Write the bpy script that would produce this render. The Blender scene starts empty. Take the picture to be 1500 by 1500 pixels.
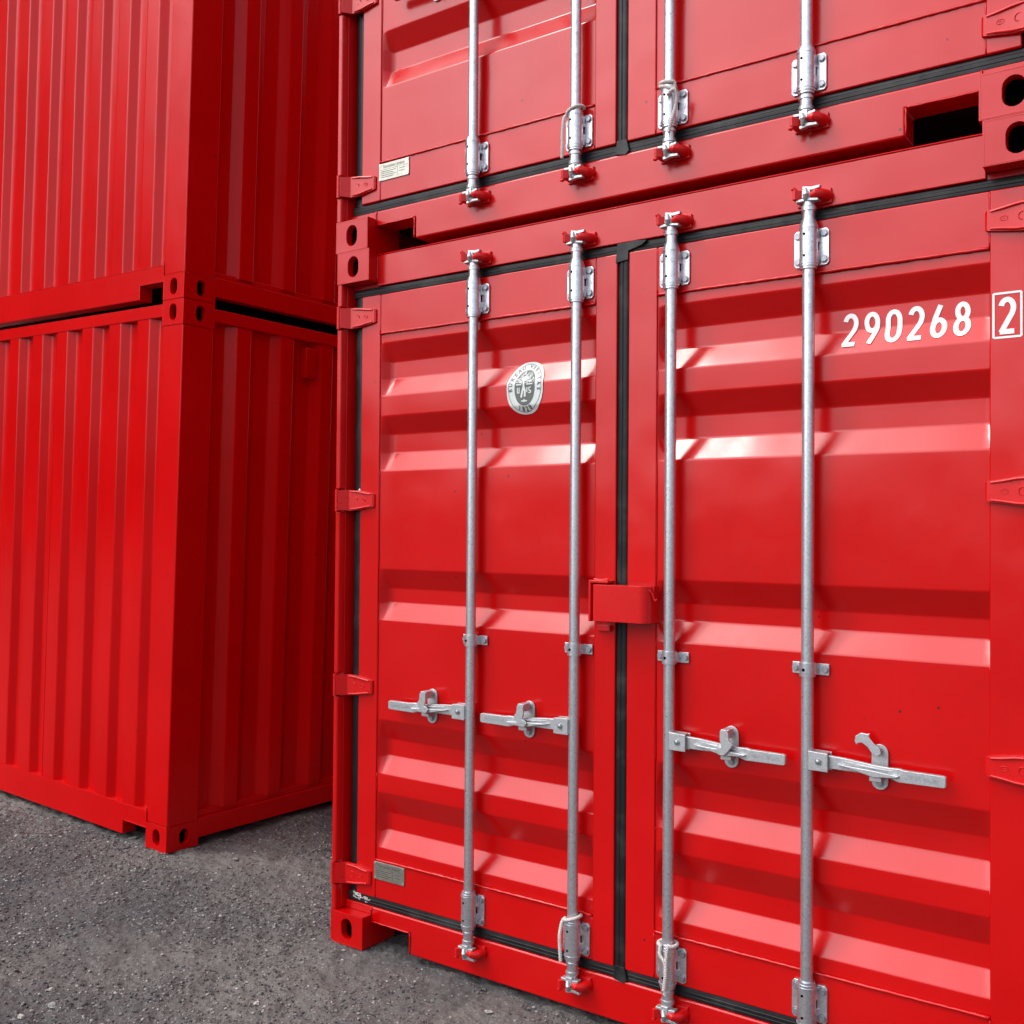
import bpy, math, random
import numpy as np
from mathutils import Vector, Matrix, noise as mnoise

random.seed(7); rng = np.random.default_rng(7)
scene = bpy.context.scene
C = scene.collection
R = math.radians

# ------------------------------------------------------------------ camera
cam_d = bpy.data.cameras.new('camera'); cam = bpy.data.objects.new('camera', cam_d); C.objects.link(cam)
yaw, pit, roll = .6208, .0168, .0075
f_ = Vector((-math.sin(yaw)*math.cos(pit), math.cos(yaw)*math.cos(pit), math.sin(pit)))
r0 = Vector((math.cos(yaw), math.sin(yaw), 0)); u0 = r0.cross(f_)
rr = r0*math.cos(roll)+u0*math.sin(roll); uu = -r0*math.sin(roll)+u0*math.cos(roll)
M = Matrix((rr, uu, -f_)).transposed().to_4x4(); M.translation = Vector((2.8302, -2.8055, 1.5497))
cam.matrix_world = M
cam_d.sensor_width = 36; cam_d.lens = 36*1519.86/1500; cam_d.clip_start = .05; cam_d.clip_end = 2000
scene.camera = cam

# ------------------------------------------------------------------ light
SUN = Vector((-1.2, -1.0, 2.05)).normalized()
elev = math.asin(SUN.z); az = math.atan2(SUN.x, SUN.y)
w = bpy.data.worlds.new('World'); scene.world = w; w.use_nodes = True
nt = w.node_tree; bg = nt.nodes['Background']
sky = nt.nodes.new('ShaderNodeTexSky'); sky.sky_type = 'NISHITA'; sky.sun_disc = False
sky.sun_elevation = elev; sky.sun_rotation = az % (2*math.pi)
sky.air_density = 1.0; sky.dust_density = 2.0; sky.ozone_density = 1.0
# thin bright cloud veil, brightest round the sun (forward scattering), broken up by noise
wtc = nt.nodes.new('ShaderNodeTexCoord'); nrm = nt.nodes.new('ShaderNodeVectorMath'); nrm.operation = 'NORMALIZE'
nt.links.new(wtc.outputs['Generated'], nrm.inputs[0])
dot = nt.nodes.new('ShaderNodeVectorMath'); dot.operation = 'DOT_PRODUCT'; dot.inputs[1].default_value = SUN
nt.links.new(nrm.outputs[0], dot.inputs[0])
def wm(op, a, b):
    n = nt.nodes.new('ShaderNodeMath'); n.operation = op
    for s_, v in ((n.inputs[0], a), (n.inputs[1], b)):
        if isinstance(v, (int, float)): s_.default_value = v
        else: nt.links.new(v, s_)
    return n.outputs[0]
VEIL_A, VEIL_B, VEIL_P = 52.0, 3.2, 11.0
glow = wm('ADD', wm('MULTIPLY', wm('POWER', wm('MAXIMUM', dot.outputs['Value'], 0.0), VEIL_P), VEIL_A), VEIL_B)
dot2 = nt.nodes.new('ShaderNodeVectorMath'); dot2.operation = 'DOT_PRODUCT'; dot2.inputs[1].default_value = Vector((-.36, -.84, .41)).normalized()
nt.links.new(nrm.outputs[0], dot2.inputs[0])   # added lobe of sky brightness below the sun, mirrored in the upper doors
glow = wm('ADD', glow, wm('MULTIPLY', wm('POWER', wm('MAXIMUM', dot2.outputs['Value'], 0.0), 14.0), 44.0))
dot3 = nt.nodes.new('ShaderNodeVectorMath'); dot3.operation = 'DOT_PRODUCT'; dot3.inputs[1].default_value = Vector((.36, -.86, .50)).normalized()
nt.links.new(nrm.outputs[0], dot3.inputs[0])   # added sky brightness on the right to lift the shaded long side
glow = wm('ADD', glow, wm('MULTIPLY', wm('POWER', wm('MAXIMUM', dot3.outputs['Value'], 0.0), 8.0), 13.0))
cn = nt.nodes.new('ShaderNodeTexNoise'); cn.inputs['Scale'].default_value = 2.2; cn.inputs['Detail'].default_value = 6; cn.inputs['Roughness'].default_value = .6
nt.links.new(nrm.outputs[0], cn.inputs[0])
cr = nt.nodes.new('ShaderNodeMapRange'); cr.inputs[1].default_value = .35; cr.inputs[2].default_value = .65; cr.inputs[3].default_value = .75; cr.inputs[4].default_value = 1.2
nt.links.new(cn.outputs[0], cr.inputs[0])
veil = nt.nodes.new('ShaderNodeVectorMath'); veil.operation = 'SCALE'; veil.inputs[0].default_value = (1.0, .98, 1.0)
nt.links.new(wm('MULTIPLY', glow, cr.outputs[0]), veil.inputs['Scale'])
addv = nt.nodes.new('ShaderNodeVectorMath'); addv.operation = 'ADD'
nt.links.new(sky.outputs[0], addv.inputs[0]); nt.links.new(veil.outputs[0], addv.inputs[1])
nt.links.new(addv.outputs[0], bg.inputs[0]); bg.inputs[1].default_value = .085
sd = bpy.data.lights.new('sun', 'SUN'); so = bpy.data.objects.new('sun', sd); C.objects.link(so)
sd.energy = .95; sd.angle = R(8); sd.color = (1, .955, .89)
so.rotation_euler = SUN.to_track_quat('Z', 'Y').to_euler(); so.location = (-6, -6, 9)
scene.view_settings.view_transform = 'Standard'; scene.view_settings.look = 'None'
scene.view_settings.gamma = 1; scene.view_settings.exposure = .05

# ------------------------------------------------------------------ materials
def mat(name): 
    m = bpy.data.materials.new(name); m.use_nodes = True
    return m, m.node_tree, m.node_tree.nodes['Principled BSDF']
def N(t, typ, **kw):
    n = t.nodes.new(typ)
    for k, v in kw.items():
        if k in n.inputs: n.inputs[k].default_value = v
        else: setattr(n, k, v)
    return n
def ramp(t, src, stops):
    r = t.nodes.new('ShaderNodeValToRGB'); e = r.color_ramp.elements
    while len(e) > 1: e.remove(e[0])
    e[0].position, e[0].color = stops[0][0], stops[0][1]
    for p, c in stops[1:]:
        q = e.new(p); q.color = c
    t.links.new(src, r.inputs[0]); return r.outputs[0]
def mix(t, fac, a, b):
    m = t.nodes.new('ShaderNodeMix'); m.data_type = 'RGBA'
    for s, v in ((m.inputs[0], fac), (m.inputs[6], a), (m.inputs[7], b)):
        if isinstance(v, (int, float, tuple)): s.default_value = v
        else: t.links.new(v, s)
    return m.outputs[2]
def bump(t, b, layers):
    prev = None
    for src, strength, dist in layers:
        n = N(t, 'ShaderNodeBump', Strength=strength, Distance=dist)
        t.links.new(src, n.inputs['Height'])
        if prev: t.links.new(prev, n.inputs['Normal'])
        prev = n.outputs[0]
    t.links.new(prev, b.inputs['Normal'])
def g(v): return (v, v, v, 1)

def red_paint(name, ior=1.45, rough=.20, chips=True, wave=1.0, base=(.47, .0003, .0008), grime=.5):
    m, t, b = mat(name)
    tc = N(t, 'ShaderNodeTexCoord').outputs['Object']
    n1 = N(t, 'ShaderNodeTexNoise', Scale=1.6, Detail=4.0); t.links.new(tc, n1.inputs[0])
    n2 = N(t, 'ShaderNodeTexNoise', Scale=26.0, Detail=6.0, Roughness=.65); t.links.new(tc, n2.inputs[0])
    n3 = N(t, 'ShaderNodeTexNoise', Scale=420.0, Detail=2.0); t.links.new(tc, n3.inputs[0])
    n4 = N(t, 'ShaderNodeTexNoise', Scale=4.2, Detail=1.0); t.links.new(tc, n4.inputs[0])
    f1 = ramp(t, n1.outputs[0], [(.35, g(0)), (.7, g(1))])
    lighter = tuple(min(1, c*1.12+.002) for c in base)+(1,)
    col = mix(t, f1, tuple(base)+(1,), lighter)
    f2 = ramp(t, n2.outputs[0], [(.52, g(0)), (.8, g(.22*grime))])
    col = mix(t, f2, col, (.30, .004, .004, 1))
    if chips:
        v = N(t, 'ShaderNodeTexVoronoi', Scale=9.0); t.links.new(tc, v.inputs[0])
        sp = ramp(t, v.outputs['Distance'], [(.0, g(1)), (.030, g(1)), (.040, g(0))])
        sel = N(t, 'ShaderNodeSeparateColor'); t.links.new(v.outputs['Color'], sel.inputs[0])
        se = ramp(t, sel.outputs[0], [(.42, g(0)), (.43, g(1))])
        mm = N(t, 'ShaderNodeMath', operation='MULTIPLY'); t.links.new(sp, mm.inputs[0]); t.links.new(se, mm.inputs[1])
        col = mix(t, mm.outputs[0], col, (.10, .012, .012, 1))
    t.links.new(col, b.inputs['Base Color'])
    rg = ramp(t, n2.outputs[0], [(.3, g(rough-.02)), (.75, g(rough+.04))])
    t.links.new(rg, b.inputs['Roughness'])
    b.inputs['IOR'].default_value = ior
    bump(t, b, [(n4.outputs[0], .35*wave, .02), (n3.outputs[0], .04, .0003)])
    return m
M_RED = red_paint('red_paint_frame')
M_PANEL = red_paint('red_paint_panel', rough=.20, wave=.6)
M_WALL = red_paint('red_paint_low_reflection', ior=1.31, rough=.22, wave=.4, base=(.49, .0002, .0010))  # here and below: mirrored sky cut and red lifted within the paint
M_SIDE = red_paint('red_paint_wall', ior=1.31, base=(.49, .0002, .0010), rough=.20, wave=.25)
M_HW = red_paint('red_paint_hardware', rough=.28, chips=False, wave=0, base=(.52, .002, .003))

def metal(name, base=(.55, .57, .6), rough=.38, metallic=.85):
    m, t, b = mat(name)
    tc = N(t, 'ShaderNodeTexCoord').outputs['Object']
    v = N(t, 'ShaderNodeTexVoronoi', Scale=260.0); t.links.new(tc, v.inputs[0])
    n = N(t, 'ShaderNodeTexNoise', Scale=60.0, Detail=7.0, Roughness=.7); t.links.new(tc, n.inputs[0])
    a = ramp(t, v.outputs['Color'], [(0, g(.0)), (1, g(1))])
    col = mix(t, a, tuple(c*.86 for c in base)+(1,), tuple(min(1, c*1.14) for c in base)+(1,))
    dirt = ramp(t, n.outputs[0], [(.5, g(0)), (.72, g(.55))])
    col = mix(t, dirt, col, (.26, .26, .25, 1))
    t.links.new(col, b.inputs['Base Color']); b.inputs['Metallic'].default_value = metallic
    rg = ramp(t, n.outputs[0], [(.3, g(rough-.06)), (.7, g(rough+.15))]); t.links.new(rg, b.inputs['Roughness'])
    bump(t, b, [(n.outputs[0], .25, .0012)])
    return m
M_GALV = metal('galvanised_steel', (.66, .69, .73), .30, .9); M_CAST = metal('cast_zinc', (.50, .52, .53), .42, .75)
M_BOLT = metal('bolt_steel', (.34, .36, .39), .4, .8)
def simple(name, col, rough, metallic=0, noise=None):
    m, t, b = mat(name); b.inputs['Base Color'].default_value = col+(1,)
    b.inputs['Roughness'].default_value = rough; b.inputs['Metallic'].default_value = metallic
    if noise:
        sc, c2, lo, hi = noise
        tc = N(t, 'ShaderNodeTexCoord').outputs['Object']
        n = N(t, 'ShaderNodeTexNoise', Scale=sc, Detail=7.0, Roughness=.65); t.links.new(tc, n.inputs[0])
        c = mix(t, ramp(t, n.outputs[0], [(lo, g(0)), (hi, g(1))]), col+(1,), c2+(1,))
        t.links.new(c, b.inputs['Base Color']); bump(t, b, [(n.outputs[0], .3, .001)])
    return m
M_RUB = simple('black_rubber', (.008, .0085, .0095), .42, 0, (9, (.05, .05, .047), .5, .8))
M_RUB.node_tree.nodes['Principled BSDF'].inputs['Specular IOR Level'].default_value = .28
M_DARK = simple('shade_black', (.0015, .0015, .0015), 1.0); M_DARK.node_tree.nodes['Principled BSDF'].inputs['Specular IOR Level'].default_value = 0  # near-black standing in for shade inside holes and behind the seals
M_FLOOR = simple('underside', (.02, .016, .013), .9)
M_WHITE = simple('white_vinyl', (.82, .82, .80), .35, 0, (30, (.72, .70, .70), .5, .8))
M_STK = simple('sticker_paper', (.60, .64, .61), .5, 0, (40, (.52, .56, .54), .4, .7))
M_INK = simple('dark_ink', (.05, .058, .055), .35)
M_INK2 = simple('grey_ink', (.10, .105, .095), .5)
M_PLATE = simple('engraved_plate', (.40, .39, .33), .33, .75, (50, (.30, .29, .25), .4, .7))
M_PINK = simple('plate_ink', (.09, .09, .075), .4)
M_ROPE = simple('rope_fibre', (.62, .58, .55), .8, 0, (300, (.42, .35, .32), .4, .7))
M_SEAL = simple('white_sealant', (.7, .7, .68), .6)

# ------------------------------------------------------------------ mesh builder
class MB:
    def __init__(s): s.v = []; s.f = []; s.sm = []
    def add(s, vs, fs, smooth=False):
        o = len(s.v); s.v += [tuple(map(float, p)) for p in vs]
        for q in fs: s.f.append(tuple(i+o for i in q)); s.sm.append(smooth)
    def box(s, x0, x1, y0, y1, z0, z1):
        s.add([(x0,y0,z0),(x1,y0,z0),(x1,y1,z0),(x0,y1,z0),(x0,y0,z1),(x1,y0,z1),(x1,y1,z1),(x0,y1,z1)],
              [(0,3,2,1),(4,5,6,7),(0,1,5,4),(1,2,6,5),(2,3,7,6),(3,0,4,7)])
    def prism(s, poly, axis, a0, a1):
        n = len(poly)
        def P(p, a):
            return (a, p[0], p[1]) if axis == 'x' else (p[0], a, p[1]) if axis == 'y' else (p[0], p[1], a)
        s.add([P(p, a0) for p in poly]+[P(p, a1) for p in poly],
              [tuple(range(n)), tuple(range(2*n-1, n-1, -1))]+[(i, i+n, (i+1) % n+n, (i+1) % n) for i in range(n)])
    def cyl(s, p0, p1, r, seg=20, r1=None, caps=True):
        p0, p1 = Vector(p0), Vector(p1); d = (p1-p0).normalized(); r1 = r if r1 is None else r1
        a = d.orthogonal().normalized(); b = d.cross(a)
        ring = lambda c, q: [c+(a*math.cos(2*math.pi*i/seg)+b*math.sin(2*math.pi*i/seg))*q for i in range(seg)]
        A, B = ring(p0, r), ring(p1, r1)
        s.add(A+B, [(i, (i+1) % seg, (i+1) % seg+seg, i+seg) for i in range(seg)], True)
        if caps:
            s.add(A, [tuple(range(seg-1, -1, -1))]); s.add(B, [tuple(range(seg))])
    def tube(s, path, r, seg=8, caps=True):
        path = [Vector(p) for p in path]; n = len(path); vs = []; up = None
        for i, p in enumerate(path):
            d = (path[min(i+1, n-1)]-path[max(i-1, 0)]).normalized()
            if up is None: up = d.orthogonal().normalized()
            up = (up-d*up.dot(d)).normalized(); b = d.cross(up)
            q = r[i] if isinstance(r, (list, tuple)) else r
            vs += [p+(up*math.cos(2*math.pi*k/seg)+b*math.sin(2*math.pi*k/seg))*q for k in range(seg)]
        fs = [(i*seg+k, i*seg+(k+1) % seg, (i+1)*seg+(k+1) % seg, (i+1)*seg+k) for i in range(n-1) for k in range(seg)]
        if caps: fs += [tuple(range(seg-1, -1, -1)), tuple((n-1)*seg+k for k in range(seg))]
        s.add(vs, fs, True)
    def sphere(s, c, r, seg=10, sc=(1,1,1)):
        vs = []; fs = []; h = seg//2
        for i in range(h+1):
            th = math.pi*i/h
            for k in range(seg):
                ph = 2*math.pi*k/seg
                vs.append((c[0]+r*sc[0]*math.sin(th)*math.cos(ph), c[1]+r*sc[1]*math.sin(th)*math.sin(ph), c[2]+r*sc[2]*math.cos(th)))
        for i in range(h):
            for k in range(seg): fs.append((i*seg+k, (i+1)*seg+k, (i+1)*seg+(k+1) % seg, i*seg+(k+1) % seg))
        s.add(vs, fs, True)
    def build(s, name, m, parent=None, bevel=0, seg=2, smooth_all=False, angle=35):
        me = bpy.data.meshes.new(name); me.from_pydata(s.v, [], s.f)
        me.polygons.foreach_set('use_smooth', [True if (smooth_all or bevel) else x for x in s.sm]); me.update()
        me.materials.append(m); o = bpy.data.objects.new(name, me); C.objects.link(o)
        if parent: o.parent = parent
        if bevel:
            b = o.modifiers.new('bevel', 'BEVEL'); b.width = bevel; b.segments = seg; b.limit_method = 'ANGLE'
            b.angle_limit = R(angle); b.harden_normals = True
        return o
def tag(o, label=None, cat=None, group=None, kind=None):
    if label: o['label'] = label
    if cat: o['category'] = cat
    if group: o['group'] = group
    if kind: o['kind'] = kind
    return o
def weighted(o):
    m_ = o.modifiers.new('normals', 'WEIGHTED_NORMAL'); m_.weight = 100; m_.keep_sharp = False; m_.mode = 'FACE_AREA'; return o
def copy_tree(o, parent=None):
    c = o.copy(); C.objects.link(c); c.parent = parent
    for ch in list(o.children): copy_tree(ch, c)
    return c
def stadium(cx, cz, w_, h_, n=8):
    r = w_/2; pts = []
    for i in range(n+1):
        a = math.pi*i/n; pts.append((cx+r*math.cos(a), cz+h_/2-r+r*math.sin(a)))
    for i in range(n+1):
        a = math.pi+math.pi*i/n; pts.append((cx+r*math.cos(a), cz-h_/2+r+r*math.sin(a)))
    return pts

W, H, LEN = 2.438, 2.591, 6.058
DY = .045                                    # door leaf face behind the casting face

def casting(parent, x0, y0, z0, sx, sy):
    """hollow corner casting; (x0,y0,z0) lowest corner of its box, sx = +1 if the outer side is +x, sy likewise."""
    w_, d_, h_ = .162, .178, .118; mb = MB()
    x1, y1, z1 = x0+w_, y0+d_, z0+h_
    V = [(x0,y0,z0),(x1,y0,z0),(x1,y1,z0),(x0,y1,z0),(x0,y0,z1),(x1,y0,z1),(x1,y1,z1),(x0,y1,z1)]
    faces = {'bot':(0,3,2,1),'top':(4,5,6,7),'y-':(0,1,5,4),'x+':(1,2,6,5),'y+':(2,3,7,6),'x-':(3,0,4,7)}
    holed = ['y-' if sy < 0 else 'y+', 'x+' if sx > 0 else 'x-']
    solid = [fa for k, fa in faces.items() if k not in holed]
    mb.add(V, solid)
    for k in holed:
        if k[0] == 'y':
            yy = y0 if sy < 0 else y1; inn = .028 if sy < 0 else -.028
            cx = (x0+x1)/2; hole = stadium(cx, z0+h_*.5, .056, .08); P = lambda p, d: (p[0], yy+d, p[1]); a0, a1 = x0, x1
        else:
            xx = x1 if sx > 0 else x0; inn = -.028 if sx > 0 else .028
            cy = (y0+.097) if sy < 0 else (y1-.097); hole = stadium(cy, z0+h_*.5, .052, .078); P = lambda p, d: (xx+d, p[0], p[1]); a0, a1 = y0, y1
        n = len(hole); c0 = sum(p[0] for p in hole)/n; c1 = z0+h_*.5
        outer = []
        for p in hole:
            dx, dz = p[0]-c0, p[1]-c1
            hx = (a1-c0) if dx > 0 else (c0-a0); tx = hx/abs(dx) if abs(dx) > 1e-9 else 1e9
            tz = (h_/2)/abs(dz) if abs(dz) > 1e-9 else 1e9
            tt = min(tx, tz); outer.append((c0+dx*tt, c1+dz*tt))
        vs = [P(p, 0) for p in outer]+[P(p, 0) for p in hole]+[P(((p[0]-c0)*.94+c0, (p[1]-c1)*.96+c1), inn*.15) for p in hole]+[P(((p[0]-c0)*.94+c0, (p[1]-c1)*.96+c1), inn) for p in hole]
        fs = []
        for a in range(3):
            fs += [(a*n+i, a*n+(i+1) % n, (a+1)*n+(i+1) % n, (a+1)*n+i) for i in range(n)]
        mb.add(vs, fs)
        # the four corners the radial fan cuts off
        for ca in (a0, a1):
            for cz in (z0, z0+h_):
                on = [i for i in range(n)]
                best = min(on, key=lambda i: abs(math.atan2((outer[i][1]-cz), (outer[i][0]-ca)) if False else (outer[i][0]-ca)**2+(outer[i][1]-cz)**2))
                side_x = [p for p in outer if abs(p[0]-ca) < 1e-6]; side_z = [p for p in outer if abs(p[1]-cz) < 1e-6]
                if side_x and side_z:
                    q1 = min(side_x, key=lambda p: abs(p[1]-cz)); q2 = min(side_z, key=lambda p: abs(p[0]-ca))
                    if abs(q1[1]-cz) > 1e-6: mb.add([P((ca, cz), 0), P(q1, 0), P(q2, 0)], [(0,1,2)])
    # a rounded rim: an inset bead round the box edges keeps the silhouette soft
    r = .004
    for (a, b_) in ((0,1),(1,2),(2,3),(3,0),(4,5),(5,6),(6,7),(7,4),(0,4),(1,5),(2,6),(3,7)):
        c = Vector(((x0+x1)/2, (y0+y1)/2, (z0+z1)/2)); A = Vector(V[a]); B = Vector(V[b_])
        A2 = A+(Vector([math.copysign(1, v) for v in (c-A)]))*r*.85; B2 = B+(Vector([math.copysign(1, v) for v in (c-B)]))*r*.85
        mb.cyl(A2, B2, r, 8, caps=False)
    xi = (.012, .05) if sx > 0 else (.05, .012); yi = (.05, .012) if sy < 0 else (.012, .05); nf = len(mb.f)
    mb.box(x0+xi[0], x1-xi[1], y0+yi[0], y1-yi[1], z0+.010, z1-.010)  # black box paints the shade of the hollow behind the holes
    o = mb.build('corner_casting', M_RED, parent); o.data.materials.append(M_DARK)
    for p in o.data.polygons[nf:]: p.material_index = 1
    return o

def arc_profile(pts, r=.006, n=4):
    """polyline with rounded folds -> dense list of points"""
    out = [pts[0]]
    for i in range(1, len(pts)-1):
        p, q, s_ = Vector(pts[i-1]), Vector(pts[i]), Vector(pts[i+1])
        a = (p-q); b = (s_-q); ra = min(r, a.length*.45, b.length*.45)
        A = q+a.normalized()*ra; B = q+b.normalized()*ra
        for k in range(n+1):
            t = k/n; out.append(tuple((1-t)**2*A+2*t*(1-t)*q+t*t*B))
    out.append(pts[-1]); return out
def refine(pts, step):
    out = [pts[0]]
    for a, b in zip(pts[:-1], pts[1:]):
        n = max(1, int(math.dist(a, b)/step))
        out += [tuple(a[k]+(b[k]-a[k])*j/n for k in range(2)) for j in range(1, n+1)]
    return out

# ------------------------------------------------------------------ door rib profile (y, z) from the top down
YO, YI = .051, .088
ribz = [2.275, (2.24, 2.173, 2.109, 2.042), (1.967, 1.902, 1.832, 1.764), (1.400, 1.328, 1.274, 1.211), (.844, .768, .707, .644), (.576, .495, .432, .372), .328]
prof = [(YO, ribz[0])]
for rb in ribz[1:-1]: prof += [(YO, rb[0]), (YI, rb[1]), (YI, rb[2]), (YO, rb[3])]
prof.append((YO, ribz[-1]))
PROF = arc_profile(prof, .0045)
ribz2 = [2.275, (2.225, 2.155, 2.080, 2.005), (1.700, 1.630, 1.560, 1.485), (1.30, 1.23, 1.16, 1.085), (.820, .750, .680, .609), .317]   # the upper doors are pressed differently
prof2 = [(YO, ribz2[0])]
for rb in ribz2[1:-1]: prof2 += [(YO, rb[0]), (YI, rb[1]), (YI, rb[2]), (YO, rb[3])]
prof2.append((YO, ribz2[-1])); PROF2 = arc_profile(prof2, .0045)
_pz = np.array([p[1] for p in PROF])[::-1]; _py = np.array([p[0] for p in PROF])[::-1]
def prof_y(z): return float(np.interp(z, _pz, _py))

def door_panel(xa, xb, parent, PROF):
    xs = [xa-.002, xa+.003, xa+.028, xb+.0008, xb+.0014, xb+.002]
    wts = [0, 0, 1, 1, 0, 0]
    # dense in x so that slight dents can be modelled
    XS = []; WT = []
    for i in range(5):
        n = 40 if i == 2 else 3
        for k in range(n):
            t = k/n; XS.append(xs[i]+(xs[i+1]-xs[i])*t); WT.append(wts[i]+(wts[i+1]-wts[i])*t)
    XS.append(xs[-1]); WT.append(0)
    P = refine(PROF, .03); mb = MB(); nx = len(XS); vs = []
    for (y, z) in P:
        for x, wt in zip(XS, WT):
            dent = .0030*mnoise.noise(Vector((x*2.3+xa*5, z*3.1, 1.3)))+.0010*mnoise.noise(Vector((x*6, z*7+xa, 4.1)))
            vs.append((x, YO+(y-YO)*wt+dent*min(1, 4*min(x-xs[0], xs[-1]-x)/.2), z))
    fs = [(j*nx+i, (j+1)*nx+i, (j+1)*nx+i+1, j*nx+i+1) for j in range(len(P)-1) for i in range(nx-1)]
    mb.add(vs, fs, True)
    return weighted(mb.build('door_panel', M_PANEL, parent, smooth_all=True))

def seam(parent, a, b, r, wob=.0006):
    m_ = MB(); bead(m_, a, b, r, wob); return m_.build('weld_seam', M_RED, parent)
def bead(mb, a, b, r, wob=.0006, step=.012):
    a, b = Vector(a), Vector(b); n = max(2, int((b-a).length/step)); path = []; rad = []
    for i in range(n+1):
        p = a.lerp(b, i/n); path.append(p+Vector((random.uniform(-wob, wob), random.uniform(-wob, wob)*.4, random.uniform(-wob, wob))))
        rad.append(r*random.uniform(.8, 1.2))
    mb.tube(path, rad, 6)

def gasket_profile(w_):
    # across the gasket (a) against depth (y)
    n = 3; pts = [(0, .075)]
    pts += [(0, .056), (.002, .0530), (w_*.30, .0522), (w_*.335, .0536), (w_*.37, .0520), (w_*.62, .0516), (w_*.66, .0535), (w_*.70, .0525), (w_-.002, .0545), (w_, .058), (w_, .075)]
    return pts
def gasket(parent, x0, x1, mid):
    """rubber seal round one door leaf, x0..x1 outer"""
    mb = MB()
    zt, zb = 2.4555, 2.4245; zb2, zb1 = .1475, .184
    g_ = gasket_profile(zt-zb); mb.prism([(y, zb+a) for a, y in g_], 'x', x0, x1)
    g_ = gasket_profile(zb1-zb2); mb.prism([(y, zb2+a) for a, y in g_], 'x', x0, x1)
    return mb
def vgasket(mb, xa, xb, front=.0525):
    d = front-.0525
    w_ = xb-xa; pf = [(0, .075), (0, .0575), (.004, .0545), (w_*.30, .0525), (w_*.42, .0520), (w_*.5, .0545), (w_*.58, .0520), (w_*.78, .0525), (w_-.003, .0555), (w_, .059), (w_, .075)]
    mb.prism([(xa+a, y+d) for a, y in pf][::-1], 'z', .181, 2.428)

def hinge(parent, z, left):
    """strap hinge: knuckle at the post front, blade tapering over the stile"""
    s = 1 if left else -1; X = lambda x: x if left else W-x
    mb = MB(); h0, h1 = .037, .026
    # outline in x, (y_front, y_back, half height)
    st = [(-.001, -.001, .03, h0), (.020, -.002, .03, h0), (.047, .026, .040, h0+.002), (.085, .033, .044, h0), (.125, .034, .044, h0-.006), (.158, .035, .044, h1), (.164, .040, .044, h1-.003)]
    vs = []; fs = []
    for x, yf, yb, hh in st:
        vs += [(X(x), yf, z-hh), (X(x), yf, z+hh), (X(x), yb, z+hh), (X(x), yb, z-hh)]
    n = len(st)
    for i in range(n-1):
        for k in range(4):
            a = i*4+k; b = i*4+(k+1) % 4; q = (a, b, b+4, a+4); fs.append(q if not left else q[::-1])
    fs += [(0,1,2,3) if left else (3,2,1,0), tuple((n-1)*4+k for k in ((3,2,1,0) if left else (0,1,2,3)))]
    mb.add(vs, fs)
    rb = mb
    for sg in (1, -1):      # raised rims along the blade and the cast ring
        rb.tube([(X(.055), .028, z+sg*(h0-.004)), (X(.09), .031, z+sg*(h0-.006)), (X(.125), .0325, z+sg*(h0-.012)), (X(.150), .034, z+sg*(h1-.004))], [.0035, .004, .004, .003], 8)
    ring = [(X(.118)+.009*math.cos(t*math.pi/8), .0335, z+.006*math.sin(t*math.pi/8)) for t in range(17)]
    rb.tube(ring, .0012, 6); rb.tube([(X(.114), .0335, z), (X(.122), .0335, z)], .001, 6)
    ring = [(X(.075)+.010*math.cos(t*math.pi/8), .0315, z+.010*math.sin(t*math.pi/8)) for t in range(13)]
    rb.tube(ring, .0018, 6)
    rb.cyl((X(.010), -.0005, z-.042), (X(.010), -.0005, z+.042), .0075, 12)
    return rb.build('hinge', M_HW, parent, bevel=.003)

RODY, RR = .018, .017
def hexbolt(mb, x, y, z, r=.0085, h=.006):
    mb.cyl((x, y, z), (x, y-.0015, z), r*1.35, 14); mb.cyl((x, y-.0015, z), (x, y-.0015-h, z), r, 6)

BOLD = .0
def text_mesh(txt, size, mats, parent, name, at, rot=0, depth=.0004, fit=None):
    cu = bpy.data.curves.new('txt', 'FONT'); cu.body = txt; cu.size = size; cu.align_x = 'CENTER'; cu.align_y = 'CENTER'; cu.resolution_u = 4; cu.offset = BOLD*size
    to = bpy.data.objects.new('txt', cu); C.objects.link(to)
    dg = bpy.context.evaluated_depsgraph_get(); me = bpy.data.meshes.new_from_object(to.evaluated_get(dg))
    bpy.data.objects.remove(to); bpy.data.curves.remove(cu)
    out = [(v.co.x, v.co.y) for v in me.vertices]; faces = [tuple(p.vertices) for p in me.polygons]; bpy.data.meshes.remove(me)
    return out, faces
def put_text(mb, txt, size, fn, rot=0, off=(0, 0), sx=1.0):
    vs, fs = text_mesh(txt, size, None, None, None, None)
    c, s = math.cos(rot), math.sin(rot)
    mb.add([fn(off[0]+(x*sx)*c-y*s, off[1]+(x*sx)*s+y*c) for x, y in vs], fs)

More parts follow.
